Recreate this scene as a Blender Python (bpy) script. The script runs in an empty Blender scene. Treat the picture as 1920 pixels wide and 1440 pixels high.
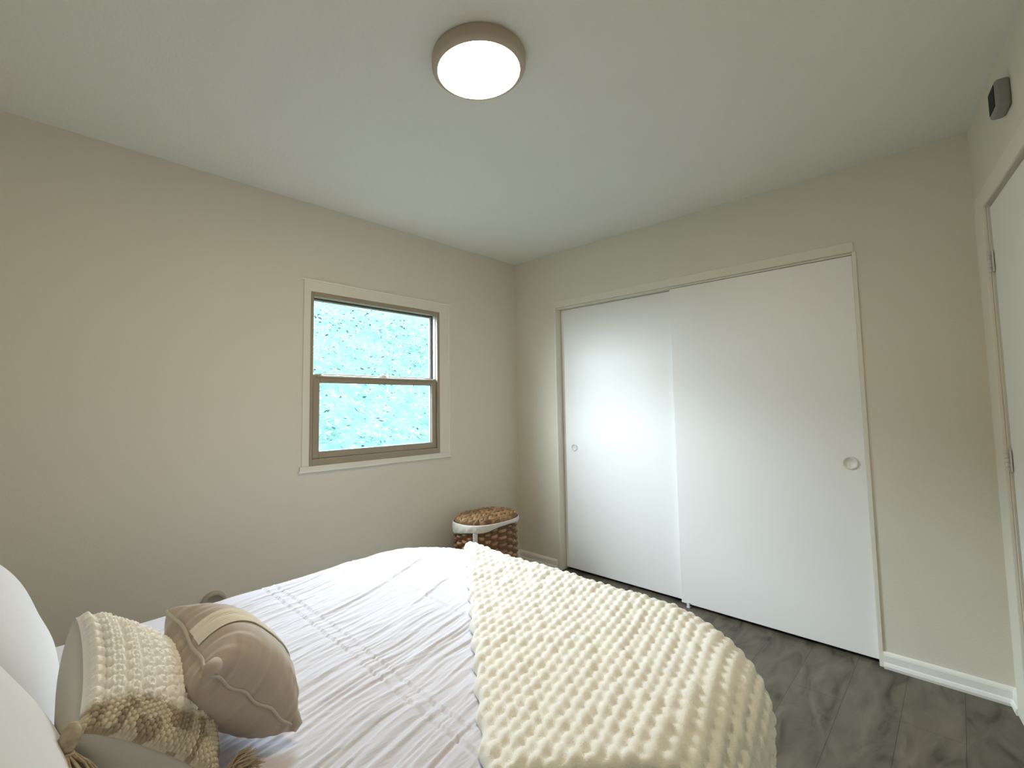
import bpy, bmesh, math, random
import numpy as np
from mathutils import Vector, Matrix

random.seed(7)
C = bpy.context.scene.collection
sc = bpy.context.scene

# ------------------------------------------------------------------ camera
cam_d = bpy.data.cameras.new('camera')
cam = bpy.data.objects.new('camera', cam_d); C.objects.link(cam)
cam_d.sensor_width = 36.0
cam_d.lens = 877.39 * 36.0 / 1920.0
cam_d.shift_x = (960 - 893.07) / 1920.0
cam_d.shift_y = -(720 - 697.06) / 1920.0
cam_d.clip_start = 0.02
yaw, pitch, roll = 0.80032, 0.070254, -0.01119
fwd = Vector((math.cos(yaw) * math.cos(pitch), math.sin(yaw) * math.cos(pitch), math.sin(pitch)))
rgt = Vector((math.sin(yaw), -math.cos(yaw), 0))
upv = rgt.cross(fwd)
r2 = rgt * math.cos(roll) + upv * math.sin(roll)
u2 = upv * math.cos(roll) - rgt * math.sin(roll)
cam.matrix_world = Matrix(((r2.x, u2.x, -fwd.x, -2.975), (r2.y, u2.y, -fwd.y, -2.577), (r2.z, u2.z, -fwd.z, 1.256), (0, 0, 0, 1)))
sc.camera = cam

# ------------------------------------------------------------------ world, exposure
sc.view_settings.view_transform = 'Standard'
sc.view_settings.look = 'None'
sc.view_settings.gamma = 1.0
sc.view_settings.use_curve_mapping = False
sc.view_settings.exposure = -0.14
sc.cycles.diffuse_bounces = 12; sc.cycles.max_bounces = 14; sc.cycles.sample_clamp_indirect = 20
w = bpy.data.worlds.new('sky'); sc.world = w; w.use_nodes = True
nt = w.node_tree; nt.nodes.clear()
wo = nt.nodes.new('ShaderNodeOutputWorld'); bg = nt.nodes.new('ShaderNodeBackground')
geo = nt.nodes.new('ShaderNodeTexCoord'); sep = nt.nodes.new('ShaderNodeSeparateXYZ'); cr = nt.nodes.new('ShaderNodeValToRGB')
nt.links.new(geo.outputs['Generated'], sep.inputs[0]); nt.links.new(sep.outputs['Z'], cr.inputs[0])
cr.color_ramp.elements[0].position = 0.0; cr.color_ramp.elements[0].color = (0.47, 0.535, 0.59, 1)
cr.color_ramp.elements[1].position = 0.40; cr.color_ramp.elements[1].color = (0.785, 0.89, 0.985, 1)
nt.links.new(cr.outputs[0], bg.inputs[0]); bg.inputs[1].default_value = 50.0
nt.links.new(bg.outputs[0], wo.inputs[0])

# window portal: guides sky sampling only, gives off no light of its own
pl = bpy.data.lights.new('window_portal', 'AREA'); pl.shape = 'RECTANGLE'; pl.size = 0.95; pl.size_y = 0.99
pl.cycles.is_portal = True
po = bpy.data.objects.new('window_portal', pl); C.objects.link(po)
po.location = (-1.322, 0.075, 1.42); po.rotation_euler = (math.radians(-90), 0, 0)

# ------------------------------------------------------------------ helpers
def mat(name, base=(0.8, 0.8, 0.8), rough=0.6, spec=0.4, metal=0.0, sheen=0.0, var=None, vscale=5, vdist=None, bump=None, emit=None, estr=0, mapping=None):
    """var: second colour for noise variation; bump: list of (scale, strength, distance[, stretch])"""
    m = bpy.data.materials.new(name); m.use_nodes = True
    n = m.node_tree.nodes; l = m.node_tree.links
    b = n['Principled BSDF']
    b.inputs['Base Color'].default_value = (*base, 1); b.inputs['Roughness'].default_value = rough
    b.inputs['Specular IOR Level'].default_value = spec; b.inputs['Metallic'].default_value = metal
    if sheen: b.inputs['Sheen Weight'].default_value = sheen
    tc = n.new('ShaderNodeTexCoord'); mp = n.new('ShaderNodeMapping'); l.new(tc.outputs['Object'], mp.inputs[0])
    if mapping: mp.inputs['Scale'].default_value = mapping
    if var:
        ns = n.new('ShaderNodeTexNoise'); ns.inputs['Scale'].default_value = vscale; ns.inputs['Detail'].default_value = 5
        rp = n.new('ShaderNodeValToRGB'); l.new(mp.outputs[0], ns.inputs[0]); l.new(ns.outputs[0], rp.inputs[0])
        a, c = vdist or (0.35, 0.65)
        rp.color_ramp.elements[0].position = a; rp.color_ramp.elements[0].color = (*base, 1)
        rp.color_ramp.elements[1].position = c; rp.color_ramp.elements[1].color = (*var, 1)
        l.new(rp.outputs[0], b.inputs['Base Color'])
    prev = None
    for bb in (bump or []):
        ns = n.new('ShaderNodeTexNoise'); ns.inputs['Scale'].default_value = bb[0]; ns.inputs['Detail'].default_value = 3
        src = mp.outputs[0]
        if len(bb) > 3:
            m2 = n.new('ShaderNodeMapping'); l.new(tc.outputs['Object'], m2.inputs[0]); m2.inputs['Scale'].default_value = bb[3]
            if len(bb) > 4: m2.inputs['Rotation'].default_value = (0, 0, bb[4])
            src = m2.outputs[0]
        l.new(src, ns.inputs[0])
        bp = n.new('ShaderNodeBump'); bp.inputs['Strength'].default_value = bb[1]; bp.inputs['Distance'].default_value = bb[2]
        l.new(ns.outputs[0], bp.inputs['Height'])
        if prev: l.new(prev, bp.inputs['Normal'])
        prev = bp.outputs[0]
    if prev: l.new(prev, b.inputs['Normal'])
    if emit:
        b.inputs['Emission Color'].default_value = (*emit, 1); b.inputs['Emission Strength'].default_value = estr
    return m

def mesh_obj(name, verts, faces, m, parent=None, smooth=True):
    me = bpy.data.meshes.new(name); me.from_pydata([tuple(v) for v in verts], [], [tuple(f) for f in faces]); me.update()
    if smooth:
        me.polygons.foreach_set('use_smooth', [True] * len(me.polygons))
    o = bpy.data.objects.new(name, me); C.objects.link(o)
    if m: me.materials.append(m)
    if parent: o.parent = parent; o.matrix_parent_inverse = parent.matrix_world.inverted()
    return o

def bm_obj(name, bm, m, parent=None, smooth=False):
    me = bpy.data.meshes.new(name); bmesh.ops.recalc_face_normals(bm, faces=bm.faces); bm.to_mesh(me); bm.free()
    if smooth: me.polygons.foreach_set('use_smooth', [True] * len(me.polygons))
    o = bpy.data.objects.new(name, me); C.objects.link(o)
    if m: me.materials.append(m)
    if parent: o.parent = parent; o.matrix_parent_inverse = parent.matrix_world.inverted()
    return o

def box(bm, x0, x1, y0, y1, z0, z1, bev=0.0, seg=2):
    r = bmesh.ops.create_cube(bm, size=1.0)
    M = Matrix.Translation(((x0 + x1) / 2, (y0 + y1) / 2, (z0 + z1) / 2)) @ Matrix.Diagonal((abs(x1 - x0), abs(y1 - y0), abs(z1 - z0), 1))
    bmesh.ops.transform(bm, matrix=M, verts=r['verts'])
    if bev > 0:
        es = list({e for v in r['verts'] for e in v.link_edges})
        bmesh.ops.bevel(bm, geom=es, offset=bev, segments=seg, affect='EDGES', profile=0.5)
    return r['verts']

def boxes(name, lst, m, parent=None, bev=0.0):
    bm = bmesh.new()
    for b in lst: box(bm, *b, bev=bev)
    return bm_obj(name, bm, m, parent)

def empty(name, loc, label=None, cat=None, group=None, kind=None, rz=0):
    o = bpy.data.objects.new(name, None); C.objects.link(o); o.location = loc; o.rotation_euler = (0, 0, rz); o.empty_display_size = .1
    bpy.context.view_layer.update()
    tag(o, label, cat, group, kind); return o

def tag(o, label=None, cat=None, group=None, kind=None):
    if label: o['label'] = label
    if cat: o['category'] = cat
    if group: o['group'] = group
    if kind: o['kind'] = kind
    return o

def grid_faces(nu, nv, off=0, flip=False):
    i, j = np.meshgrid(np.arange(nu - 1), np.arange(nv - 1), indexing='ij')
    a = (i * nv + j + off).ravel()
    f = np.stack([a, a + nv, a + nv + 1, a + 1], 1)
    return f[:, ::-1] if flip else f

_rng = np.random.RandomState(3)
_T = _rng.rand(256, 256)
def vnoise(x, y):
    xi = np.floor(x).astype(int); yi = np.floor(y).astype(int); fx = x - xi; fy = y - yi
    fx = fx * fx * (3 - 2 * fx); fy = fy * fy * (3 - 2 * fy)
    g = lambda a, b: _T[a % 256, b % 256]
    return (g(xi, yi) * (1 - fx) + g(xi + 1, yi) * fx) * (1 - fy) + (g(xi, yi + 1) * (1 - fx) + g(xi + 1, yi + 1) * fx) * fy
def sstep(a, b, x):
    t = np.clip((x - a) / (b - a), 0, 1); return t * t * (3 - 2 * t)

def grid_normals(P):
    du = np.gradient(P, axis=0); dv = np.gradient(P, axis=1)
    n = np.cross(du, dv); return n / (np.linalg.norm(n, axis=2, keepdims=True) + 1e-12)

def tube(pts, rad, seg=8, closed=False, bm=None):
    """sweep a circle along points; rad number or list"""
    own = bm is None
    if own: bm = bmesh.new()
    n = len(pts); pts = [Vector(p) for p in pts]
    R = rad if hasattr(rad, '__len__') else [rad] * n
    rings = []; ref = None
    for i in range(n):
        a = pts[(i - 1) % n] if (closed or i > 0) else pts[i]; b = pts[(i + 1) % n] if (closed or i < n - 1) else pts[i]
        t = (b - a).normalized()
        if ref is None:
            ref = t.orthogonal().normalized()
        ref = (ref - t * ref.dot(t)).normalized(); bi = t.cross(ref)
        rings.append([bm.verts.new(pts[i] + (ref * math.cos(2 * math.pi * k / seg) + bi * math.sin(2 * math.pi * k / seg)) * R[i]) for k in range(seg)])
    for i in range(n if closed else n - 1):
        A = rings[i]; B = rings[(i + 1) % n]
        for k in range(seg): bm.faces.new((A[k], A[(k + 1) % seg], B[(k + 1) % seg], B[k]))
    if not closed:
        bm.faces.new(rings[0][::-1]); bm.faces.new(rings[-1])
    return bm

# ------------------------------------------------------------------ materials
M = {}
M['wall'] = mat('wall_paint', (0.725, 0.69, 0.595), 0.75, 0.25, bump=[(160, 0.25, 0.003)])
M['ceiling'] = mat('ceiling_paint', (0.80, 0.80, 0.755), 0.85, 0.2, bump=[(70, 0.35, 0.006), (240, 0.3, 0.003)])
M['trim'] = mat('trim_paint', (0.86, 0.85, 0.81), 0.38, 0.5)
M['trimflat'] = mat('casing_paint', (0.765, 0.735, 0.645), 0.55, 0.4)
M['door'] = mat('sliding_door_paint', (0.88, 0.87, 0.865), 0.37, 0.45, bump=[(220, 0.08, 0.002)])
M['pull'] = mat('finger_pull_white', (0.78, 0.77, 0.74), 0.3, 0.5)
M['dark'] = mat('closet_dark', (0.03, 0.027, 0.025), 0.8)
M['vinyl'] = mat('tan_window_frame', (0.33, 0.28, 0.205), 0.42, 0.5)
M['whitev'] = mat('white_track', (0.75, 0.76, 0.76), 0.35, 0.5)
M['sash'] = mat('grey_sash', (0.36, 0.345, 0.30), 0.45, 0.5)
M['gasket'] = mat('black_gasket', (0.03, 0.03, 0.032), 0.5)
M['bronze'] = mat('taupe_metal_ring', (0.50, 0.42, 0.34), 0.5, 0.4, 0.1)
M['duvet'] = mat('crinkled_cotton_duvet', (0.69, 0.675, 0.745), 0.9, 0.15, sheen=0.15,
                 bump=[(60, 0.5, 0.006, (0.16, 1, 1), 0.25), (700, 0.15, 0.001)])
M['throw'] = mat('chenille_knit', (0.94, 0.925, 0.86), 0.95, 0.1, sheen=0.3, bump=[(420, 0.45, 0.003)])
M['brown'] = mat('taupe_sateen', (0.49, 0.415, 0.36), 0.75, 0.2, sheen=0.2, bump=[(900, 0.1, 0.001)])
M['piping'] = mat('taupe_piping', (0.50, 0.45, 0.39), 0.6)
M['ribbed'] = mat('cream_ribbed_band', (0.90, 0.87, 0.80), 0.6, 0.3, bump=[(500, 0.2, 0.001)])
M['sage'] = mat('grey_plain_backing', (0.64, 0.63, 0.57), 0.85, 0.15, bump=[(600, 0.3, 0.001)])
M['pillow'] = mat('grey_white_pillowcase', (0.70, 0.69, 0.70), 0.85, 0.15, bump=[(500, 0.3, 0.001)])
M['tassel'] = mat('tan_yarn', (0.36, 0.29, 0.20), 0.9, 0.1, var=(0.52, 0.44, 0.33), vscale=60)
M['mattress'] = mat('mattress_white', (0.7, 0.69, 0.66), 0.9)
M['wood'] = mat('dark_wood', (0.10, 0.07, 0.05), 0.5)
M['liner'] = mat('cotton_liner', (0.70, 0.66, 0.60), 0.9, 0.1, bump=[(90, 0.3, 0.003)])
M['wicker'] = mat('brown_wicker', (0.12, 0.055, 0.022), 0.5, 0.35, var=(0.36, 0.20, 0.10), vscale=45, vdist=(0.36, 0.64), bump=[(300, 0.5, 0.002)])
M['chime'] = mat('chime_plastic', (0.26, 0.26, 0.25), 0.5)
M['slot'] = mat('dark_slot', (0.006, 0.005, 0.010), 0.5, 0.1)
M['plastic'] = mat('clear_guide', (0.72, 0.74, 0.76), 0.25)
M['beige'] = mat('beige_plastic', (0.42, 0.37, 0.29), 0.5)
M['hinge'] = mat('painted_hinge', (0.66, 0.65, 0.60), 0.45)

def lamp_mat():
    m = bpy.data.materials.new('lit_diffuser'); m.use_nodes = True; n = m.node_tree.nodes; l = m.node_tree.links
    n.clear(); o = n.new('ShaderNodeOutputMaterial'); e = n.new('ShaderNodeEmission')
    e.inputs[0].default_value = (1.0, 0.81, 0.56, 1); e.inputs[1].default_value = 66.0
    l.new(e.outputs[0], o.inputs[0]); return m
M['lamp'] = lamp_mat()

def glass_mat():
    m = bpy.data.materials.new('window_glass'); m.use_nodes = True; n = m.node_tree.nodes; l = m.node_tree.links
    n.clear(); o = n.new('ShaderNodeOutputMaterial'); t = n.new('ShaderNodeBsdfTransparent'); g = n.new('ShaderNodeBsdfGlossy')
    g.inputs['Roughness'].default_value = 0.02; lw = n.new('ShaderNodeLayerWeight'); lw.inputs[0].default_value = .5; pw = n.new('ShaderNodeMath'); pw.operation = 'POWER'; pw.inputs[1].default_value = 5; l.new(lw.outputs['Facing'], pw.inputs[0])
    fr = n.new('ShaderNodeMath'); fr.operation = 'MULTIPLY_ADD'; fr.inputs[1].default_value = .9; fr.inputs[2].default_value = .03; l.new(pw.outputs[0], fr.inputs[0])
    t.inputs[0].default_value = (0.94, 0.97, 0.97, 1)
    mx = n.new('ShaderNodeMixShader'); l.new(fr.outputs[0], mx.inputs[0]); l.new(t.outputs[0], mx.inputs[1]); l.new(g.outputs[0], mx.inputs[2])
    l.new(mx.outputs[0], o.inputs[0]); return m
M['glass'] = glass_mat()

def floor_mat():
    m = bpy.data.materials.new('grey_oak_planks'); m.use_nodes = True; n = m.node_tree.nodes; l = m.node_tree.links
    b = n['Principled BSDF']; b.inputs['Roughness'].default_value = 0.5; b.inputs['Specular IOR Level'].default_value = 0.4
    tc = n.new('ShaderNodeTexCoord')
    br = n.new('ShaderNodeTexBrick'); br.offset = 0.37; br.inputs['Scale'].default_value = 1.0
    br.inputs['Brick Width'].default_value = 1.22; br.inputs['Row Height'].default_value = 0.18; br.inputs['Mortar Size'].default_value = 0.0012
    br.inputs['Color1'].default_value = (0.9, 0.9, 0.9, 1); br.inputs['Color2'].default_value = (1.1, 1.1, 1.1, 1); br.inputs['Mortar'].default_value = (0.5, 0.5, 0.5, 1)
    l.new(tc.outputs['Object'], br.inputs[0])
    mp = n.new('ShaderNodeMapping'); mp.inputs['Scale'].default_value = (2.4, 8, 1); l.new(tc.outputs['Object'], mp.inputs[0])
    ns = n.new('ShaderNodeTexNoise'); ns.inputs['Scale'].default_value = 1.6; ns.inputs['Detail'].default_value = 6; ns.inputs['Distortion'].default_value = 0.9
    l.new(mp.outputs[0], ns.inputs[0])
    rp = n.new('ShaderNodeValToRGB'); e = rp.color_ramp.elements
    e[0].position = 0.26; e[0].color = (0.030, 0.022, 0.016, 1); e[1].position = 0.70; e[1].color = (0.16, 0.14, 0.105, 1)
    x = e.new(0.42); x.color = (0.098, 0.083, 0.060, 1)
    l.new(ns.outputs[0], rp.inputs[0])
    # knots
    mp2 = n.new('ShaderNodeMapping'); mp2.inputs['Scale'].default_value = (2.2, 6.5, 1); l.new(tc.outputs['Object'], mp2.inputs[0])
    vo = n.new('ShaderNodeTexVoronoi'); vo.inputs['Scale'].default_value = 1.3; l.new(mp2.outputs[0], vo.inputs[0])
    r3 = n.new('ShaderNodeValToRGB'); r3.color_ramp.elements[0].position = 0.05; r3.color_ramp.elements[0].color = (0.5, 0.46, 0.42, 1)
    r3.color_ramp.elements[1].position = 0.16; r3.color_ramp.elements[1].color = (1, 1, 1, 1); l.new(vo.outputs['Distance'], r3.inputs[0])
    m1 = n.new('ShaderNodeMix'); m1.data_type = 'RGBA'; m1.blend_type = 'MULTIPLY'; m1.inputs[0].default_value = 1
    l.new(rp.outputs[0], m1.inputs[6]); l.new(br.outputs[0], m1.inputs[7])
    m2 = n.new('ShaderNodeMix'); m2.data_type = 'RGBA'; m2.blend_type = 'MULTIPLY'; m2.inputs[0].default_value = 1
    l.new(m1.outputs[2], m2.inputs[6]); l.new(r3.outputs[0], m2.inputs[7]); l.new(m2.outputs[2], b.inputs['Base Color'])
    bp = n.new('ShaderNodeBump'); bp.inputs['Strength'].default_value = 0.2; bp.inputs['Distance'].default_value = 0.002
    l.new(ns.outputs[0], bp.inputs['Height']); l.new(bp.outputs[0], b.inputs['Normal']); return m
M['floor'] = floor_mat()

# ------------------------------------------------------------------ room shell
H = 2.44; XB = -3.5; YD = -2.668; TD = 0.122           # wall D: y = YD + TD*x
aD = math.atan(TD)
def dpt(s, off, z):
    """point on the angled right wall: s metres from the closet corner, off metres into the room"""
    return Vector((-s * math.cos(aD) - off * math.sin(aD), YD - s * math.sin(aD) + off * math.cos(aD), z))
yB = YD + TD * XB

def struct(o): o['kind'] = 'structure'; return o
def prism(name, poly, z0, z1, m):
    n = len(poly); v = [(x, y, z0) for x, y in poly] + [(x, y, z1) for x, y in poly]
    f = [tuple(range(n))[::-1], tuple(range(n, 2 * n))] + [(i, (i + 1) % n, n + (i + 1) % n, n + i) for i in range(n)]
    return mesh_obj(name, v, f, m, smooth=False)
room = [(0.75, 0.07), (XB - 0.12, 0.07), (XB - 0.12, yB - 0.2), (0.75, -2.75)]
struct(prism('floor', room, -0.1, 0.0, M['floor']))
struct(prism('ceiling', room, H, H + 0.1, M['ceiling']))
# window opening in the left wall
WX1, WX2, WZ1, WZ2 = -1.800, -0.8446, 0.9216, 1.9197
struct(boxes('wall_left', [(XB - .12, WX1, 0, .07, 0, H), (WX2, 0.12, 0, .07, 0, H), (WX1, WX2, 0, .07, 0, WZ1), (WX1, WX2, 0, .07, WZ2, H)], M['wall']))
K1, K2, KT, KZ = -0.408, -2.2424, 2.003, 2.054
struct(boxes('wall_right', [(0, .12, K1, 0, 0, H), (0, .12, -2.75, K2, 0, H), (0, .12, K2, K1, KT, H)], M['wall']))
struct(boxes('wall_closet', [(.62, .72, -2.75, 0.0, 0, H), (.12, .62, K1 + .02, K1 + .1, 0, H), (.12, .62, K2 - .1, K2 - .02, 0, H), (.12, .62, K2 - .02, K1 + .02, 2.2, 2.3)], M['wall']))
struct(boxes('wall_back', [(XB - .12, XB, yB - .2, 0.1, 0, H)], M['wall']))
# right wall with the hinged door opening
DS0, DS1, DH = 0.235, 0.235 + 0.81, 2.03
def dprism(bm, s0, s1, o0, o1, z0, z1, bev=0):
    vs = box(bm, s0, s1, o0, o1, z0, z1, bev=bev)
def dbox(name, lst, m, parent=None, bev=0.0):
    bm = bmesh.new()
    for b in lst: box(bm, *b, bev=bev)
    for v in bm.verts:
        v.co = dpt(v.co.x, v.co.y, v.co.z)
    return bm_obj(name, bm, m, parent)
struct(dbox('wall_near', [(-.1, DS0 - .012, -.12, 0, 0, H), (DS1 + .012, 3.75, -.12, 0, 0, H), (DS0 - .012, DS1 + .012, -.12, 0, DH + .012, H)], M['wall']))

struct(dbox('door_light_block', [(DS0 - .2, DS1 + .2, -.20, -.12, 0, H)], M['wall']))  # unseen panel added behind the door to stop outside light leaking through its gaps

# baseboards: one profile run along a path
def baseboard(name, p0, p1, nrm, m=M['trim']):
    prof = [(0, 0), (.019, 0), (.021, .012), (.017, .024), (.0125, .028), (.0125, .058), (.010, .066), (.006, .072), (.0, .074)]
    p0 = Vector(p0); p1 = Vector(p1); nrm = Vector(nrm)
    v = []
    for p in (p0, p1):
        for a, z in prof: v.append(p + nrm * a + Vector((0, 0, z)))
    n = len(prof); f = [(i, (i + 1) % n, n + (i + 1) % n, n + i) for i in range(n)] + [tuple(range(n)), tuple(range(n, 2 * n))[::-1]]
    return struct(mesh_obj(name, v, f, m, smooth=False))
baseboard('baseboard_left', (XB, 0, 0), (0, 0, 0), (0, -1, 0))
baseboard('baseboard_corner', (0, 0, 0), (0, K1 + .03, 0), (-1, 0, 0))
baseboard('baseboard_right', (0, K2 - .014, 0), (0, YD, 0), (-1, 0, 0))
baseboard('baseboard_near', dpt(.0, 0, 0), dpt(.085, 0, 0), (-math.sin(aD), math.cos(aD), 0))
baseboard('baseboard_back', (XB, yB, 0), (XB, 0, 0), (1, 0, 0))

# closet trim: header fascia, left and right edge strips, jamb linings, track
struct(boxes('trim_1', [(-.006, .0, K2 - .005, K1 + .004, KT + .0, KZ)], M['trimflat'], bev=.0015))
struct(boxes('trim_2', [(-.007, .115, K1 - .004, K1 + .010, 0, KT - .001)], M['trimflat'], bev=.003))
struct(boxes('trim_3', [(-.007, .115, K2 - .014, K2 + .003, 0, KT - .001)], M['trimflat'], bev=.002))
struct(boxes('trim_4', [(.012, .115, K2 + .003, K1 - .004, KT - .010, KT - .001)], M['trimflat']))

# sliding closet doors
def ring(bm, c, r0, r1, x_out, x_in, seg=40):
    """recessed cup: rim ring and dished centre, facing -x"""
    prof = [(r1, 0.0), (r1 - .002, -.003), (r0 + .002, -.003), (r0, -.001), (r0 - .002, .0025), (0.0005, .0035)]
    rings = []
    for r, dx in prof:
        rings.append([bm.verts.new((c[0] + dx, c[1] + r * math.cos(2 * math.pi * k / seg), c[2] + r * math.sin(2 * math.pi * k / seg))) for k in range(seg)])
    for a, b in zip(rings, rings[1:]):
        for k in range(seg): bm.faces.new((a[k], a[(k + 1) % seg], b[(k + 1) % seg], b[k]))
def sliding_door(name, x, y0, y1, z0, pull_y, pull_z, pr):
    t = empty(name, (x, (y0 + y1) / 2, 0)); struct(t)
    boxes('door_panel', [(x, x + .032, y0, y1, z0, KT - .013)], M['door'], t, bev=.0015)
    bm = bmesh.new(); ring(bm, (x - .0035, pull_y, pull_z), pr * .74, pr, 0, 0)
    bm_obj('finger_pull', bm, M['pull'], t, smooth=True)
    return t
sliding_door('door_2', .062, -1.36, K1 - .008, .020, -.512, .922, .027)
sliding_door('door_3', .018, K2 + .006, -1.302, .020, -2.176, .944, .033)
g = empty('door_guide', (.03, -1.345, 0), 'small clear plastic floor guide under the overlap of the closet doors', 'door guide')
boxes('guide_fin', [(.008, .016, -1.352, -1.336, 0.0, .032)], M['plastic'], g, bev=.002)
boxes('guide_base', [(.006, .03, -1.354, -1.334, 0.0, .004)], M['plastic'], g, bev=.001)

# hinged door on the right wall
dr = empty('door_1', dpt(DS0, 0, 0)); struct(dr)
dbox('door_panel', [(DS0 + .010, DS1 - .004, -.040, -.006, .01, DH - .014)], M['door'], dr, bev=.002)
dbox('door_jamb', [(DS0 - .012, DS0, -.11, .0, 0, DH + .012), (DS1, DS1 + .012, -.11, .0, 0, DH + .012), (DS0, DS1, -.11, 0, DH, DH + .012)], M['trimflat'], dr)
dbox('door_casing', [(.085, DS0 - .012, 0, .013, 0, DH + .012), (DS1 + .008, DS1 + .07, 0, .013, 0, DH + .012), (.085, DS1 + .07, 0, .011, DH - .002, DH + .07)], M['trimflat'], dr, bev=.003)
def hinge(z, h=.085):
    bm = bmesh.new()
    for k in range(5):
        z0 = z - h / 2 + k * h / 5
        c = dpt(DS0 + .002, .006, 0)
        bmesh.ops.create_cone(bm, cap_ends=True, segments=14, radius1=.0062, radius2=.0062, depth=h / 5 - .0018,
                              matrix=Matrix.Translation((c.x, c.y, z0 + h / 10)))
    n = len(bm.verts)
    ho = bm_obj('hinge', bm, M['hinge'], dr, smooth=False)
    hp = dbox('hinge_leaf', [(DS0 - .004, DS0 + .022, -.003, .0005, z - h / 2, z + h / 2)], M['hinge'], ho)
hinge(1.80); hinge(1.02); hinge(.22)
kn = dpt(DS1 - .06, .03, .95)
bm = bmesh.new()
bmesh.ops.create_uvsphere(bm, u_segments=20, v_segments=14, radius=.027, matrix=Matrix.Translation(kn))
dd = dpt(0, 1, 0) - dpt(0, 0, 0)
tube([dpt(DS1 - .06, -.004, .95), dpt(DS1 - .06, .02, .95)], .012, 14, bm=bm)
bm_obj('door_knob', bm, M['bronze'], dr, smooth=True)

# window
win = empty('window_1', ((WX1 + WX2) / 2, 0, WZ1)); struct(win)
TX1, TX2, TZ1, TZ2 = -1.843, -.7585, .8907, 1.986
boxes('window_casing', [(TX1, WX1, -.006, .0, WZ1 - .003, WZ2 + .003), (WX2, TX2, -.006, .0, WZ1 - .003, WZ2 + .003), (TX1, TX2, -.006, 0, WZ2 + .001, TZ2), (TX1 - .012, TX2 + .006, -.012, 0, TZ1, WZ1 - .001)], M['trimflat'], win, bev=.0018)
boxes('casing_bead', [(TX1 - .015, TX2 + .015, -.012, 0, TZ2 - .004, TZ2 + .004), (TX2 - .004, TX2 + .003, -.010, 0, TZ1 + .03, TZ2 - .01), (TX1 - .02, TX2 + .012, -.016, 0, TZ1 - .004, TZ1 + .004)], M['trim'], win, bev=.0015)
F = .030
def frame_boxes(x0, x1, z0, z1, wl, wr, wb, wt, y0, y1):
    return [(x0, x0 + wl, y0, y1, z0, z1), (x1 - wr, x1, y0, y1, z0, z1), (x0 + wl, x1 - wr, y0, y1, z0, z0 + wb), (x0 + wl, x1 - wr, y0, y1, z1 - wt, z1)]
boxes('window_frame', frame_boxes(WX1, WX2, WZ1, WZ2, .016, .024, .036, .026, -.009, .068), M['vinyl'], win, bev=.002)
boxes('side_track', [(WX1 + .016, WX1 + .021, .010, .060, WZ1 + .036, WZ2 - .026), (WX2 - .029, WX2 - .024, .010, .035, WZ1 + .036, WZ2 - .026)], M['whitev'], win)
ZM = 1.440
us = boxes('upper_sash', frame_boxes(WX1 + .018, WX2 - .026, ZM - .02, WZ2 - .026, .010, .026, .030, .014, .040, .058), M['sash'], win, bev=.002)
boxes('sash_gasket', frame_boxes(WX1 + .017, WX2 - .029, ZM - .02, WZ2 - .026, .006, .007, .010, .006, .036, .040), M['gasket'], us)
boxes('pane', [(WX1 + .026, WX2 - .050, .047, .051, ZM + .008, WZ2 - .038)], M['glass'], us)
ls = boxes('lower_sash', frame_boxes(WX1 + .022, WX2 - .030, WZ1 + .036, ZM + .0, .040, .036, .042, .044, .002, .036), M['vinyl'], win, bev=.003)
boxes('sash_lip', [(WX1 + .040, WX2 - .046, -.006, .004, ZM - .018, ZM - .006)], M['vinyl'], ls, bev=.003)
boxes('pane', [(WX1 + .060, WX2 - .064, .017, .021, WZ1 + .076, ZM - .042)], M['glass'], ls)
boxes('glazing_edge', frame_boxes(WX1 + .0615, WX2 - .0655, WZ1 + .0775, ZM - .0435, .003, .004, .003, .003, .010, .017), M['gasket'], ls)
bm = bmesh.new(); cx = (WX1 + WX2) / 2 + .02
tube([(cx - .03, .02, ZM + .002), (cx - .015, .015, ZM + .008), (cx, .012, ZM + .010), (cx + .02, .016, ZM + .008), (cx + .035, .02, ZM + .004)], [.003, .006, .007, .006, .003], 10, bm=bm)
bm_obj('sash_latch', bm, M['whitev'], win, smooth=True)
boxes('vent_stop', [(WX1 + .03, WX1 + .075, .0, .02, ZM + .001, ZM + .008)], M['whitev'], win, bev=.001)

# ------------------------------------------------------------------ outdoors: hillside with foliage
def hill():
    nx, ny = 90, 90
    S = np.linspace(0, 1, ny)[None, :] * np.ones((nx, 1)); Y = 1.4 + 7.5 * S
    X0 = -2.3 - .80 * (Y - 1.4); X = X0 + (9.5 - X0) * np.linspace(0, 1, nx)[:, None]  # unseen left edge of the slope is shaped to limit sky light through the window
    Z = -.5 + 5.0 * S ** .8 + .5 * (vnoise(X * .8 + 9, Y * .8) - .5) + .15 * vnoise(X * 3, Y * 3)
    V = np.stack([X, Y, Z], 2).reshape(-1, 3)
    gm = mat('hillside_grass', (0.022, 0.047, 0.039), 0.9, 0.05, var=(0.034, 0.06, 0.055), vscale=3, bump=[(30, .6, .05)])
    struct(mesh_obj('ground', [(-40, .07, -.5), (40, .07, -.5), (40, 60, -.5), (-40, 60, -.5)], [(0, 1, 2, 3)], gm))  # flat plane added to keep sky light from below off the ceiling
    struct(mesh_obj('ground', V, grid_faces(nx, ny, flip=False), gm)); return V.reshape(nx, ny, 3)
HV = hill()
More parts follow.
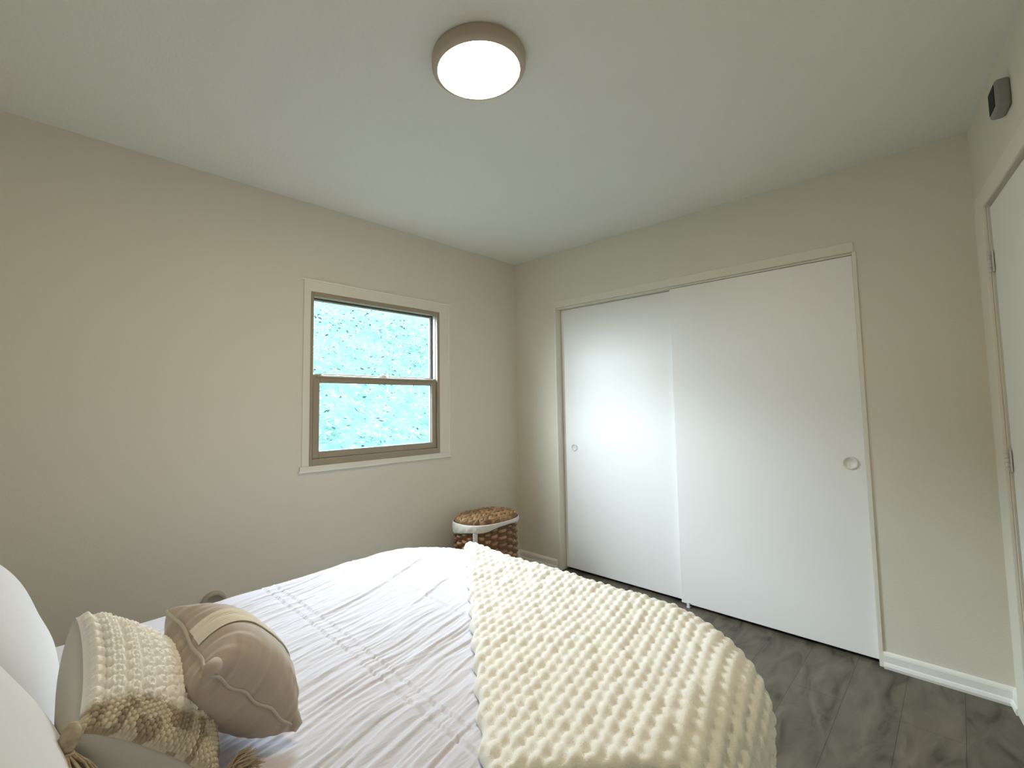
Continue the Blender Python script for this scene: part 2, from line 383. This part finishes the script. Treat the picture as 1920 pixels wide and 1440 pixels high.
def foliage():
    rng = np.random.RandomState(5); v = []; f = []
    for i in range(42000):
        a = rng.randint(0, 90); b = rng.randint(0, 90); p = HV[a, b] + rng.uniform(-.12, .12, 3)
        p[2] += abs(rng.normal(0, .22)) * (1 + b / 60.)
        s = rng.uniform(.018, .055); nn_ = np.array([0, -.55, 1.0]) + rng.normal(0, .38, 3); d1 = np.cross(nn_, rng.normal(size=3)); d1 /= np.linalg.norm(d1); d2 = np.cross(d1, nn_); d2 /= np.linalg.norm(d2)
        k = len(v); v += [p - d1 * s, p + d2 * s * .45, p + d1 * s, p - d2 * s * .45]; f.append((k, k + 1, k + 2, k + 3))
    lm = mat('pale_leaf', (0.024, 0.056, 0.055), 0.8, 0.05, var=(0.046, 0.070, 0.074), vscale=2.2, vdist=(.42, .58))
    o = mesh_obj('foliage', v, f, lm, smooth=False)
    tag(o, 'overexposed pale leafy growth on the slope seen through the window', 'foliage', kind='stuff')
foliage()

# ------------------------------------------------------------------ bed and bedding
BT = 0.575                                    # top of the duvet
BX, BXH, BYF, BYN = -1.40, -3.42, -0.66, -2.200  # foot, head, far side, near side (outer faces of the bedding)
bed = empty('bed', ((BX + BXH) / 2, (BYF + BYN) / 2, 0), 'low bed along the window wall, hidden under grey white bedding', 'bed')
bm = bmesh.new(); box(bm, BXH + .02, BX - .06, BYN + .06, BYF - .06, .30, .53, bev=.05, seg=4); bm_obj('mattress', bm, M['mattress'], bed, smooth=True)
boxes('bed_base', [(BXH + .02, BX - .07, BYN + .07, BYF - .07, .12, .30)], M['mattress'], bed, bev=.01)
for lx in (BXH + .1, BX - .14):
    for ly in (BYN + .14, BYF - .14):
        bm = bmesh.new(); bmesh.ops.create_cone(bm, cap_ends=True, segments=16, radius1=.022, radius2=.03, depth=.12, matrix=Matrix.Translation((lx, ly, .06)))
        bm_obj('leg', bm, M['wood'], bed)
boxes('headboard', [(-3.475, -3.425, BYN + .02, BYF - .02, .05, 1.08)], M['wood'], bed, bev=.012)

def drape(px, py, z_top, out=0.0, r=0.09, cr=0.27, x1=BX, y0=BYF, y1=BYN, x0=BXH - 1.0):
    """map flat cloth coordinates onto the bed: top is flat, the rest rolls over a rounded edge and hangs"""
    ix1 = x1 - r + out; iy0 = y0 - r + out; iy1 = y1 + r - out        # inset rectangle where the roll begins
    # rounded-rect nearest point
    cx1 = ix1 - cr; cy0 = iy0 - cr; cy1 = iy1 + cr
    qx = np.maximum(px - cx1, 0); qy = np.where(py > cy0, py - cy0, np.where(py < cy1, py - cy1, 0))
    L = np.sqrt(qx ** 2 + qy ** 2) + 1e-9
    d = np.maximum(L - cr, 0); nx = qx / L; ny = qy / L
    nx = np.where(d > 0, nx, 0); ny = np.where(d > 0, ny, 0)
    bx = px - nx * d; by = py - ny * d
    q = r * math.pi / 2
    th = np.minimum(d, q) / r; hang = np.maximum(d - q, 0)
    X = bx + nx * (r * np.sin(th) + .0 * hang); Y = by + ny * (r * np.sin(th) + .0 * hang)
    Z = z_top - r * (1 - np.cos(th)) - hang
    return X, Y, Z, d

def crown(x, y):
    # the duvet is plumper toward its far foot corner and sags slightly at the sides
    return .022 * np.exp(-((x + 1.75) / .35) ** 2 - ((y + .85) / .4) ** 2) + .012 * np.sin((x + 3) * 2.1) * np.sin((y + .7) * 2.2)

def duvet():
    nx, ny = 330, 620
    px = np.linspace(BXH + .02, BX + .36, nx)[:, None] * np.ones((1, ny)); py = np.linspace(BYF + .36, BYN - .36, ny)[None, :] * np.ones((nx, 1))
    X, Y, Z, d = drape(px, py, BT)
    P = np.stack([X, Y, Z + crown(px, py) * (d < 10)], 2)
    N = -grid_normals(P)
    ca, sa = math.cos(.24), math.sin(.24)
    a = px * ca + py * sa; b = -px * sa + py * ca
    b2 = b + .03 * (vnoise(a * 2.3, b * 2.0) - .5) + .012 * (vnoise(a * 7, b * 6) - .5)
    h = 0
    for (fa, fb, amp) in ((2.6, 34, .0030), (4.0, 70, .0030), (7, 130, .0017)):
        n = vnoise(a * fa + 11, b2 * fb + 5); h = h + amp * (1 - np.abs(2 * n - 1)) ** 1.6
    dens = .35 + .9 * sstep(.35, .65, vnoise(px * 1.7 + 4, py * 1.9 + 2))
    h = h * dens
    # two long folds
    for (a0, a1, b0, w_, am) in ((-2.55, -1.75, -.50, .007, .005), (-2.7, -2.25, -.93, .007, .004), (-2.3, -1.9, -.70, .006, .004)):
        h = h + am * np.exp(-((b2 - b0 - .02 * np.sin(a * 6)) / w_) ** 2) * sstep(a0, a0 + .15, a) * (1 - sstep(a1 - .15, a1, a))
    # seams of the patched panels
    for xs in (-2.72, -2.30, -2.26, -1.92, -1.62):
        xx = px - xs - .012 * np.sin(py * 4)
        h = h - .0028 * np.exp(-(xx / .004) ** 2) + .0018 * np.exp(-((xx - .009) / .004) ** 2)
    h = h + .006 * (vnoise(px * 5, py * 5) - .5)
    P = P + N * h[..., None]
    nv = nx * ny
    # underside
    Pin = P - N * .012
    V = np.concatenate([P.reshape(-1, 3), Pin.reshape(-1, 3)])
    f1 = grid_faces(nx, ny, 0, True); f2 = grid_faces(nx, ny, nv, False)
    rim = []
    idx = lambda i, j: i * ny + j
    bd = [idx(i, 0) for i in range(nx)] + [idx(nx - 1, j) for j in range(1, ny)] + [idx(i, ny - 1) for i in range(nx - 2, -1, -1)] + [idx(0, j) for j in range(ny - 2, 0, -1)]
    for k in range(len(bd)):
        a_, b_ = bd[k], bd[(k + 1) % len(bd)]; rim.append((a_, b_, b_ + nv, a_ + nv))
    F_ = np.concatenate([f1, f2, np.array(rim)])
    o = mesh_obj('duvet', V, F_.tolist(), M['duvet'])
    tag(o, 'crinkled pale grey white cotton duvet spread over the bed', 'duvet')
duvet()

def throw():
    # a rectangular blanket laid diagonally over the foot of the bed; corner B is the head-side near corner
    A = np.array([-1.34, -.79]); B = np.array([-2.36, -1.95])
    e1 = (A - B) / np.linalg.norm(A - B); e2 = np.array([-e1[1], e1[0]]) * -1.0   # along left edge; toward the near foot corner
    if e2[0] < 0: e2 = -e2
    Lx, Ly = 1.95, 1.45
    st = .0055
    ns, nt_ = int(Lx / st), int(Ly / st)
    S = np.linspace(0, Lx, ns)[:, None] * np.ones((1, nt_)); T = np.linspace(0, Ly, nt_)[None, :] * np.ones((ns, 1))
    # slight waviness of the hems
    wob = .006 * np.sin(S * 60) * np.exp(-T / .02)
    px = B[0] + e1[0] * S + e2[0] * (T + wob); py = B[1] + e1[1] * S + e2[1] * (T + wob)
    X, Y, Z, d = drape(px, py, BT + .012, out=.014, r=.10, cr=.29)
    P = np.stack([X, Y, Z + crown(px, py)], 2)
    N = grid_normals(P); 
    if N[ns // 4, 10, 2] < 0: N = -N
    # puffs on a staggered lattice: ribs run along the bed
    p1 = np.array([.98, .2]) * .040; p2 = np.array([.010, .031])
    Mi = np.linalg.inv(np.stack([p1, p2], 1))
    wx = px + .006 * (vnoise(px * 9, py * 9) - .5); wy = py + .006 * (vnoise(px * 9 + 40, py * 9) - .5)
    qa = Mi[0, 0] * wx + Mi[0, 1] * wy; qb = Mi[1, 0] * wx + Mi[1, 1] * wy
    qb0 = np.floor(qb); h = np.zeros_like(qa)
    for db in (-1, 0, 1, 2):
        bb = qb0 + db; off = .5 * (bb % 2)
        a0 = np.floor(qa - off)
        for da in (-1, 0, 1, 2):
            aa = a0 + da + off
            jit = _T[(aa * 2).astype(int) % 256, bb.astype(int) % 256]
            r = np.sqrt(((qa - aa) / (.80 + .06 * jit)) ** 2 + ((qb - bb) / .68) ** 2)
            h = np.maximum(h, (.85 + .3 * jit) * np.sqrt(np.clip(1 - r ** 2, 0, 1)))
    edge = np.minimum(np.minimum(S, Lx - S), np.minimum(T, Ly - T))
    e = np.sqrt(np.clip(1 - (1 - np.clip(edge / .022, 0, 1)) ** 2, 0, 1))
    h = (.004 + .024 * h) * e
    # soft broad folds
    h = h + .010 * e * (vnoise(px * 4.2, py * 4.2) - .35)
    top = P + N * h[..., None]; bot = P - N * .002
    nv = ns * nt_
    V = np.concatenate([top.reshape(-1, 3), bot.reshape(-1, 3)])
    f1 = grid_faces(ns, nt_); 
    v = V[f1[0]]; nn = np.cross(v[1] - v[0], v[2] - v[0]); flip = nn @ N[0, 0] < 0
    if flip: f1 = f1[:, ::-1]
    f2 = f1[:, ::-1] + nv
    idx = lambda i, j: i * nt_ + j
    bd = [idx(i, 0) for i in range(ns)] + [idx(ns - 1, j) for j in range(1, nt_)] + [idx(i, nt_ - 1) for i in range(ns - 2, -1, -1)] + [idx(0, j) for j in range(nt_ - 2, 0, -1)]
    rim = [(bd[k], bd[(k + 1) % len(bd)], bd[(k + 1) % len(bd)] + nv, bd[k] + nv) for k in range(len(bd))]
    o = mesh_obj('throw_blanket', V, f1.tolist() + f2.tolist() + rim, M['throw'])
    tag(o, 'cream chunky chenille knit throw laid diagonally over the foot of the bed', 'throw blanket')
throw()

# ------------------------------------------------------------------ cushions and pillows
def cushion_surface(c, ex, ey, n, T, pinch=.10, nu=90, nv=90, power=.42, side=1, umin=-1, umax=1, vmin=-1, vmax=1, offset=0, disp=None, ek=2.6):
    """one face of a stuffed cushion; ex, ey half-edge vectors, n unit normal, T half thickness"""
    su = np.linspace(math.asin(umin) if abs(umin) < 1 else umin * math.pi / 2, math.asin(umax) if abs(umax) < 1 else umax * math.pi / 2, nu)
    sv = np.linspace(math.asin(vmin) if abs(vmin) < 1 else vmin * math.pi / 2, math.asin(vmax) if abs(vmax) < 1 else vmax * math.pi / 2, nv)
    u = np.sin(su)[:, None] * np.ones((1, nv)); v = np.sin(sv)[None, :] * np.ones((nu, 1))
    a = u * (1 - pinch * (1 - v ** 2) * u ** 2); b = v * (1 - pinch * (1 - u ** 2) * v ** 2)
    h = T * (np.clip((1 - np.abs(u) ** ek) * (1 - np.abs(v) ** ek), 0, 1)) ** power
    wr = .0
    P = c + a[..., None] * ex + b[..., None] * ey + (side * h)[..., None] * n
    N = grid_normals(P); 
    if (N[nu // 2, nv // 2] @ n) * side < 0: N = -N
    dd = offset + (disp(u, v) if disp is not None else 0)
    P = P + N * (dd * np.ones_like(u))[..., None]
    return P, u, v

def cushion_body(name, c, ex, ey, n, T, m, parent, disp=None, Tb=None, **k):
    V = []; Fc = []
    for side in (1, -1):
        P, u, v = cushion_surface(c, ex, ey, n, T if side > 0 or Tb is None else Tb, side=side, disp=disp, **k)
        nu, nv = u.shape; f = grid_faces(nu, nv, sum(len(x) for x in V), side < 0); V.append(P.reshape(-1, 3)); Fc += f.tolist()
    V = np.concatenate(V)
    me = bpy.data.meshes.new(name); me.from_pydata(V.tolist(), [], Fc)
    bm = bmesh.new(); bm.from_mesh(me); bmesh.ops.remove_doubles(bm, verts=bm.verts, dist=.0004); bpy.data.meshes.remove(me)
    return bm_obj(name, bm, m, parent, smooth=True)

def edge_loop(c, ex, ey, pinch, n=40, wob=0, nrm=None, scale=1.0):
    pts = []
    t = np.linspace(-1, 1, n, endpoint=False)
    for (fu, fv) in ((lambda s: s, lambda s: -1.0), (lambda s: 1.0, lambda s: s), (lambda s: -s, lambda s: 1.0), (lambda s: -1.0, lambda s: -s)):
        for s in t:
            u, v = fu(s), fv(s)
            a = u * (1 - pinch * (1 - v * v) * u * u); b = v * (1 - pinch * (1 - u * u) * v * v)
            p = c + ex * a * scale + ey * b * scale
            if wob: p = p + nrm * wob * math.sin(9 * s + 2 * u + v * 3)
            pts.append(p)
    return pts

def frame_from_corners(A, B, D):
    """A near-top, B near-bottom, D far-top corner -> centre, half vectors (down, far), normal"""
    A, B, D = map(np.array, (A, B, D)); ex = (B - A) / 2; ey = (D - A) / 2; c = A + ex + ey; n = np.cross(ex, ey); n = n / np.linalg.norm(n)
    return c, ex, ey, n

# taupe cushion
c, ex, ey, n = frame_from_corners((-2.721, -1.616, .786), (-2.545, -1.592, .600), (-2.727, -1.357, .818))
TC = .092
def tdisp(u, v):
    # pull creases that radiate from the seams
    e = np.exp(-(1 - np.abs(v)) * 4) + np.exp(-(1 - np.abs(u)) * 4)
    a1 = (vnoise(u * 13 + v * 3 + 30, v * 1.5 + 7) - .5); a2 = (vnoise(v * 12 + u * 3 + 50, u * 1.5 + 3) - .5)
    return .0055 * a1 * np.exp(-(1 - np.abs(v)) * 3) + .0065 * a2 * np.exp(-(1 - np.abs(u)) * 2.5) + .003 * (vnoise(u * 2 + 5, v * 2 + 9) - .5)
tcu = empty('taupe_cushion', c + np.array([0, 0, 0]), 'small square taupe cushion with cream ribbed band, leaning on the knitted one', 'cushion')
cushion_body('cover', c, ex, ey, n, TC, M['brown'], tcu, disp=tdisp, Tb=.088, pinch=.13, nu=110, nv=110)
bm = tube(edge_loop(c, ex, ey, .13, 40, .003, n, 1.012), .0032, 8, closed=True); bm_obj('piping', bm, M['piping'], tcu, smooth=True)
def rdisp(u, v): return .0014 * np.sin(v * 150)
P, u, v = cushion_surface(c, ex, ey, n, TC, pinch=.13, nu=80, nv=140, umin=-.999, umax=.985, vmin=-.24, vmax=.22, offset=.0018, disp=lambda u, v: rdisp(u, v) + tdisp(u, v))
mesh_obj('ribbed_band', P.reshape(-1, 3), grid_faces(*u.shape).tolist(), M['ribbed'], tcu)
# folded ears at two corners
for (su, sv) in ((-1, -1), (1, -1)):
    cc = c + ex * su * .985 + ey * sv * .985; inw = -(ex * su + ey * sv); inw = inw / np.linalg.norm(inw)
    pts = [cc + inw * .045 + n * .018, cc + inw * .02 + n * .014, cc + n * .004, cc - inw * .004 - n * .006]
    bm = tube(pts, [.004, .013, .012, .004], 12); bm_obj('corner_fold', bm, M['brown'], tcu, smooth=True)

# knitted cushion
c, ex, ey, n = frame_from_corners((-2.895, -1.645, .780), (-2.700, -1.615, .590), (-2.880, -1.370, .858))
TK = .066; c = c - n * .008
knc = empty('knitted_cushion', c, 'cream and beige chunky knitted cushion with tan corner tassels, between pillows and taupe cushion', 'cushion')
cushion_body('cover', c, ex, ey, n, TK, M['sage'], knc, Tb=.088, pinch=.06, nu=90, nv=90)
def kdisp(u, v):
    # large loops on the far part, small bobbles on the near part (v: -1 near, +1 far)
    k = sstep(-.82, -.66, v - .12 * (u + 1) + .03 * np.sin(u * 5 + 1))
    U = u * 5.6; Vv = v * 6.0; row = np.floor(U); s = Vv + .5 * (row % 2)
    a = (U - row - .5) * 2; b = (s - np.floor(s) - .5) * 2
    r = np.sqrt(a ** 2 + (b * .9) ** 2); loops = .010 * np.clip(1 - r ** 2, 0, 1) ** .5 * (1 - .75 * np.exp(-(r / .32) ** 2)) + .0008 * np.sin(a * 14)
    U = u * 19; Vv = v * 19; row = np.floor(U); s = Vv + .5 * (row % 2)
    a = (U - row - .5) * 2; b = (s - np.floor(s) - .5) * 2; bob = .005 * np.clip(1.1 - a ** 2 - b ** 2, 0, 1) ** .5
    e = sstep(0, .06, 1 - np.abs(u)) * sstep(0, .06, 1 - np.abs(v))
    return (loops * k + bob * (1 - k) + .003 * vnoise(u * 12 + 20, v * 12 + 20)) * e
P, u, v = cushion_surface(c, ex, ey, n, TK, pinch=.06, nu=300, nv=300, umin=-.995, umax=.995, vmin=-.985, vmax=.995, offset=.003, disp=kdisp)
kp = mesh_obj('knit_panel', P.reshape(-1, 3), grid_faces(*u.shape).tolist(), None, knc)
def knit_mat():
    m = bpy.data.materials.new('two_tone_wool'); m.use_nodes = True; nn = m.node_tree.nodes; l = m.node_tree.links; b = nn['Principled BSDF']
    b.inputs['Roughness'].default_value = .95; b.inputs['Specular IOR Level'].default_value = .1
    at = nn.new('ShaderNodeAttribute'); at.attribute_name = 'yarn'; l.new(at.outputs['Color'], b.inputs['Base Color'])
    tc = nn.new('ShaderNodeTexCoord'); ns = nn.new('ShaderNodeTexNoise'); ns.inputs['Scale'].default_value = 500; l.new(tc.outputs['Object'], ns.inputs[0])
    bp = nn.new('ShaderNodeBump'); bp.inputs['Strength'].default_value = .5; bp.inputs['Distance'].default_value = .002; l.new(ns.outputs[0], bp.inputs['Height']); l.new(bp.outputs[0], b.inputs['Normal'])
    return m
kp.data.materials.append(knit_mat())
white = np.array([.92, .90, .86]); tan = np.array([.42, .35, .26]); mid = np.array([.68, .61, .48])
near = 1 - sstep(-.82, -.66, v - .12 * (u + 1) + .03 * np.sin(u * 5 + 1)); stripe = near * (vnoise(u * 9, v * 9) > .52)
col = white * (1 - near[..., None]) + (mid * (1 - stripe[..., None]) + tan * stripe[..., None]) * near[..., None]
ca_ = kp.data.color_attributes.new('yarn', 'FLOAT_COLOR', 'POINT')
ca_.data.foreach_set('color', np.concatenate([col.reshape(-1, 3), np.ones((u.size, 1))], 1).ravel())

def tassel(at, direction, length, spread, nst=90, seed=1, head=True):
    rng = np.random.RandomState(seed); bm = bmesh.new(); at = np.array(at); d = np.array(direction, float); d /= np.linalg.norm(d)
    o1 = np.cross(d, [0.3, .2, 1]); o1 /= np.linalg.norm(o1); o2 = np.cross(d, o1)
    if head:
        tube([at - d * .022, at - d * .014, at, at + d * .010, at + d * .016], [.005, .011, .0135, .0095, .007], 14, bm=bm)
        base = at + d * .016
    else: base = at
    for i in range(nst):
        a = rng.uniform(0, 2 * math.pi); r = math.sqrt(rng.rand()); L = length * rng.uniform(.75, 1.05)
        o = o1 * math.cos(a) + o2 * math.sin(a)
        pts = []
        for k in range(6):
            t = k / 5; p = base + o * (.006 * r + spread * r * t ** .8) + d * L * t + np.array([0, 0, -.018]) * t * t + o1 * .003 * math.sin(7 * t + i) + o2 * .003 * math.cos(5 * t + i * 2)
            pts.append(p)
        tube(pts, [.0018, .0018, .0016, .0015, .0012, .0005], 5, bm=bm)
    tube([base + (o1 * math.cos(q) + o2 * math.sin(q)) * .009 for q in np.linspace(0, 2 * math.pi, 16, endpoint=False)], .0025, 6, closed=True, bm=bm)
    return bm
At = c - ex * .99 - ey * .99
bm_obj('tassel', tassel(At + np.array([-.006, -.006, .002]), (-.18, -.12, -.75), .080, .085), M['tassel'], knc, smooth=True)
Bt = c + ex * .99 - ey * .99
bm_obj('tassel', tassel(Bt + np.array([.004, -.022, .012]), (.85, .0, .25), .06, .03, seed=4), M['tassel'], knc, smooth=True)

# two bed pillows
def pillow(name, c, tilt, half_up, half_side, T, label, yawp=0.0):
    c = np.array(c); n = np.array([math.cos(tilt) * math.cos(yawp), math.cos(tilt) * math.sin(yawp), math.sin(tilt)])
    ex = np.array([math.sin(tilt) * math.cos(yawp), math.sin(tilt) * math.sin(yawp), -math.cos(tilt)]) * half_up
    ey = np.array([-math.sin(yawp), math.cos(yawp), 0]) * half_side
    t = empty(name, c, label, 'pillow')
    def pd(u, v): return .006 * (vnoise(u * 2.5 + 3, v * 3 + c[1] * 9) - .5) + .002 * np.sin(v * 16 + u * 4) * np.exp(-(1 - np.abs(u)) * 4)
    cushion_body('pillowcase', c, ex, ey, n, T, M['pillow'], t, disp=pd, pinch=.05, nu=80, nv=80)
    bm = tube(edge_loop(c, ex, ey, .05, 30, 0, n, 1.004), .002, 6, closed=True); bm_obj('seam', bm, M['pillow'], t, smooth=True)
pillow('bed_pillow', (-3.048, -1.12, .730), .38, .22, .28, .135, 'plump grey white pillow beside the window wall, farther of the two')
pillow('bed_pillow', (-3.070, -1.70, .790), .55, .24, .28, .130, 'plump grey white pillow at the near side of the bed, lower in the frame')

# ------------------------------------------------------------------ wicker hamper
def cane_mat():
    m = bpy.data.materials.new('water_hyacinth_cane'); m.use_nodes = True; n = m.node_tree.nodes; l = m.node_tree.links; b = n['Principled BSDF']
    b.inputs['Roughness'].default_value = .5; b.inputs['Specular IOR Level'].default_value = .35
    at = n.new('ShaderNodeAttribute'); at.attribute_name = 'cane'; tc = n.new('ShaderNodeTexCoord'); ns = n.new('ShaderNodeTexNoise'); ns.inputs['Scale'].default_value = 160
    l.new(tc.outputs['Object'], ns.inputs[0]); l.new(at.outputs['Color'], b.inputs['Base Color'])
    bp = n.new('ShaderNodeBump'); bp.inputs['Strength'].default_value = .5; bp.inputs['Distance'].default_value = .003; l.new(ns.outputs[0], bp.inputs['Height']); l.new(bp.outputs[0], b.inputs['Normal'])
    return m
M['cane'] = cane_mat()
def cane_colors(o, tint):
    t = np.clip(tint, 0, 1).ravel()[:, None]; c = np.array([[.10, .045, .018]]) * (1 - t) + np.array([[.44, .26, .125]]) * t
    a_ = o.data.color_attributes.new('cane', 'FLOAT_COLOR', 'POINT'); full = np.ones((len(o.data.vertices), 4)); full[:len(c), :3] = c; full[len(c):, :3] = (.2, .1, .05)
    a_.data.foreach_set('color', full.ravel())
hc = np.array([-.655, -.268]); HZ = .475; ha, hb = .232, .155
ham = empty('wicker_hamper', (hc[0], hc[1], 0), 'oval brown wicker laundry hamper with lid in the corner by the window', 'laundry hamper')
def oval(t, a, b, p=2.5):
    ct, st_ = np.cos(t), np.sin(t); return a * np.sign(ct) * np.abs(ct) ** (2 / p), b * np.sign(st_) * np.abs(st_) ** (2 / p)
def hamper_body():
    nt_, nz = 560, 260
    t = np.linspace(0, 2 * math.pi, nt_, endpoint=False)[:, None] * np.ones((1, nz)); z = np.linspace(0, HZ, nz)[None, :] * np.ones((nt_, 1))
    s = t * 26 / (2 * math.pi); col_ = np.floor(s); zz = z / .0225; row = np.floor(zz)
    f = (s - col_ - .5) * 2; gz = (zz - row - .5) * 2
    over = ((row + col_) % 2)
    strand = np.sqrt(np.clip(1 - gz ** 2, 0, 1))
    wv = np.cos(f * math.pi / 2)
    h = .020 * strand * (over * wv ** .6 + (1 - over) * .15) + .006 * (1 - over) * (1 - np.abs(f)) * (np.abs(f) < .6)
    x, y = oval(t, ha - .012, hb - .012); L = np.sqrt(x * x + y * y)
    k = 1 + h / L + .03 * np.sin(z / HZ * math.pi)
    V = np.stack([hc[0] + x * k, hc[1] + y * k, z + .003 * np.sin(s * 1.7)], 2)
    i, j = np.meshgrid(np.arange(nt_), np.arange(nz - 1), indexing='ij'); a = (i * nz + j).ravel(); b = (((i + 1) % nt_) * nz + j).ravel()
    f_ = np.stack([a, b, b + 1, a + 1], 1)
    o = mesh_obj('basket', V.reshape(-1, 3), f_.tolist(), M['cane'], ham)
    cell = _T[((col_ + row) // 2).astype(int) % 256, row.astype(int) % 256]
    cane_colors(o, over * (.35 + .65 * cell) * np.broadcast_to(wv ** .5, over.shape) + (1 - over) * .12)  # dark stakes; strands also darken toward their ends, weave shade put into the colour
hamper_body()
def hamper_lid():
    nr, nt_ = 90, 420
    r = np.linspace(.01, 1, nr)[:, None] * np.ones((1, nt_)); t = np.linspace(0, 2 * math.pi, nt_, endpoint=False)[None, :] * np.ones((nr, 1))
    x, y = oval(t, ha + .006, hb + .006, 2.4); X = x * r; Y = y * r
    # rows of plaited strands run along the long side
    q = Y / .030; row = np.floor(q); g_ = (q - row - .5) * 2; s = X / .042 + .5 * (row % 2) + (g_ * .35) * np.where(row % 2 > 0, 1, -1); f = (s - np.floor(s) - .5) * 2
    h = .014 * np.sqrt(np.clip(1 - g_ ** 2 * .9, 0, 1)) * np.sqrt(np.clip(1 - f ** 2, 0, 1))
    dome = .012 * (1 - r ** 2)
    edge = np.sqrt(np.clip(1 - (np.clip((r - .93) / .07, 0, 1)) ** 2, 0, 1))
    Z = HZ + .012 + .014 * edge + dome + h * edge
    V = np.stack([hc[0] + X, hc[1] + Y, Z], 2).reshape(-1, 3)
    i, j = np.meshgrid(np.arange(nr - 1), np.arange(nt_), indexing='ij'); a = (i * nt_ + j).ravel(); b = (i * nt_ + (j + 1) % nt_).ravel()
    f_ = np.stack([a, a + nt_, b + nt_, b], 1).tolist() + [list(range(nt_))]
    k = len(V); V = np.concatenate([V, np.stack([hc[0] + x[-1], hc[1] + y[-1], np.full(nt_, HZ + .002)], 1)])
    o0 = (nr - 1) * nt_
    f_ += [(o0 + q_, k + q_, k + (q_ + 1) % nt_, o0 + (q_ + 1) % nt_) for q_ in range(nt_)] + [list(range(k, k + nt_))[::-1]]
    o = mesh_obj('lid', V, f_, M['cane'], ham)
    cane_colors(o, .15 + .75 * _T[np.floor(s).astype(int) % 256, row.astype(int) % 256] * np.sqrt(np.clip(1 - f ** 2, 0, 1)))  # random strand tone, with shade of the gaps painted in at strand ends
    return o
hamper_lid()
def hamper_liner():
    nt_, nz = 300, 14
    t = np.linspace(0, 2 * math.pi, nt_, endpoint=False)[:, None] * np.ones((1, nz)); s = np.linspace(0, 1, nz)[None, :] * np.ones((nt_, 1))
    x, y = oval(t, ha + .010, hb + .010)
    drop = .046 + .022 * np.cos(t + .9) * -1 + .006 * np.sin(t * 5)
    k = 1 + .022 * np.sin(s * math.pi) ** .6 + .006 * np.sin(t * 23 + s * 5) * s
    Z = HZ + .008 - drop * s
    V = np.stack([hc[0] + x * k, hc[1] + y * k, Z], 2)
    i, j = np.meshgrid(np.arange(nt_), np.arange(nz - 1), indexing='ij'); a = (i * nz + j).ravel(); b = (((i + 1) % nt_) * nz + j).ravel()
    o = mesh_obj('liner', V.reshape(-1, 3), np.stack([a, b, b + 1, a + 1], 1).tolist(), M['liner'], ham)
    sm = o.modifiers.new('thick', 'SOLIDIFY'); sm.thickness = .003
    px, py = oval(np.array(3.75), ha + .012, hb + .012)
    boxes('liner_tab', [(hc[0] + float(px) - .018, hc[0] + float(px) + .018, hc[1] + float(py) - .004, hc[1] + float(py) + .004, HZ - .095, HZ - .04)], M['liner'], ham, bev=.002)
hamper_liner()

# ------------------------------------------------------------------ ceiling light
LC = (-1.897, -1.495); LR = .160
lt = empty('ceiling_light', (LC[0], LC[1], H), 'round flush ceiling light with taupe metal ring and glowing white diffuser', 'ceiling light')
def lathe(prof, seg=96):
    bm = bmesh.new(); rings = []
    for r, z in prof:
        rings.append([bm.verts.new((LC[0] + r * math.cos(2 * math.pi * k / seg), LC[1] + r * math.sin(2 * math.pi * k / seg), z)) for k in range(seg)])
    for a, b in zip(rings, rings[1:]):
        for k in range(seg): bm.faces.new((a[k], a[(k + 1) % seg], b[(k + 1) % seg], b[k]))
    return bm
bm_obj('ring', lathe([(LR - .004, H), (LR, H - .006), (LR, H - .034), (LR - .0015, H - .039), (LR - .005, H - .043), (LR - .017, H - .0495), (LR - .0195, H - .0495), (LR - .020, H - .047), (LR - .020, H - .012)]), M['bronze'], lt, smooth=True)
bm_obj('diffuser', lathe([(LR - .0205, H - .020), (LR - .0205, H - .046), (LR - .0225, H - .0485), (LR - .05, H - .052), (LR - .1, H - .054), (.0005, H - .055)]), M['lamp'], lt, smooth=True)

# ------------------------------------------------------------------ door chime over the hinged door
ch = empty('door_chime', dpt(.65, 0, 2.245), 'small pale grey wall box with dark slot, high above the hinged door', 'door chime')
bm = bmesh.new(); box(bm, .60, .70, 0, .036, 2.215, 2.315, bev=.010, seg=4)
for v_ in bm.verts: v_.co = dpt(v_.co.x, v_.co.y, v_.co.z)
bm_obj('housing', bm, M['chime'], ch, smooth=True)
dbox('slot', [(.612, .688, .0350, .0375, 2.228, 2.302)], M['slot'], ch, bev=.001)

# ------------------------------------------------------------------ round wall plate behind the bed
wp = empty('wall_fitting', (-2.27, 0, .33), 'round beige fitting on the window wall, just above the far bed edge', 'wall fitting')
bm = bmesh.new(); seg = 40; rings = []
for r, y in [(.058, 0), (.058, -.012), (.054, -.020), (.044, -.024), (.040, -.018), (.0005, -.017)]:
    rings.append([bm.verts.new((-2.27 + r * math.cos(2 * math.pi * k / seg), y, .31 + r * math.sin(2 * math.pi * k / seg))) for k in range(seg)])
for a, b in zip(rings, rings[1:]):
    for k in range(seg): bm.faces.new((a[k], a[(k + 1) % seg], b[(k + 1) % seg], b[k]))
bm_obj('disc', bm, M['beige'], wp, smooth=True)
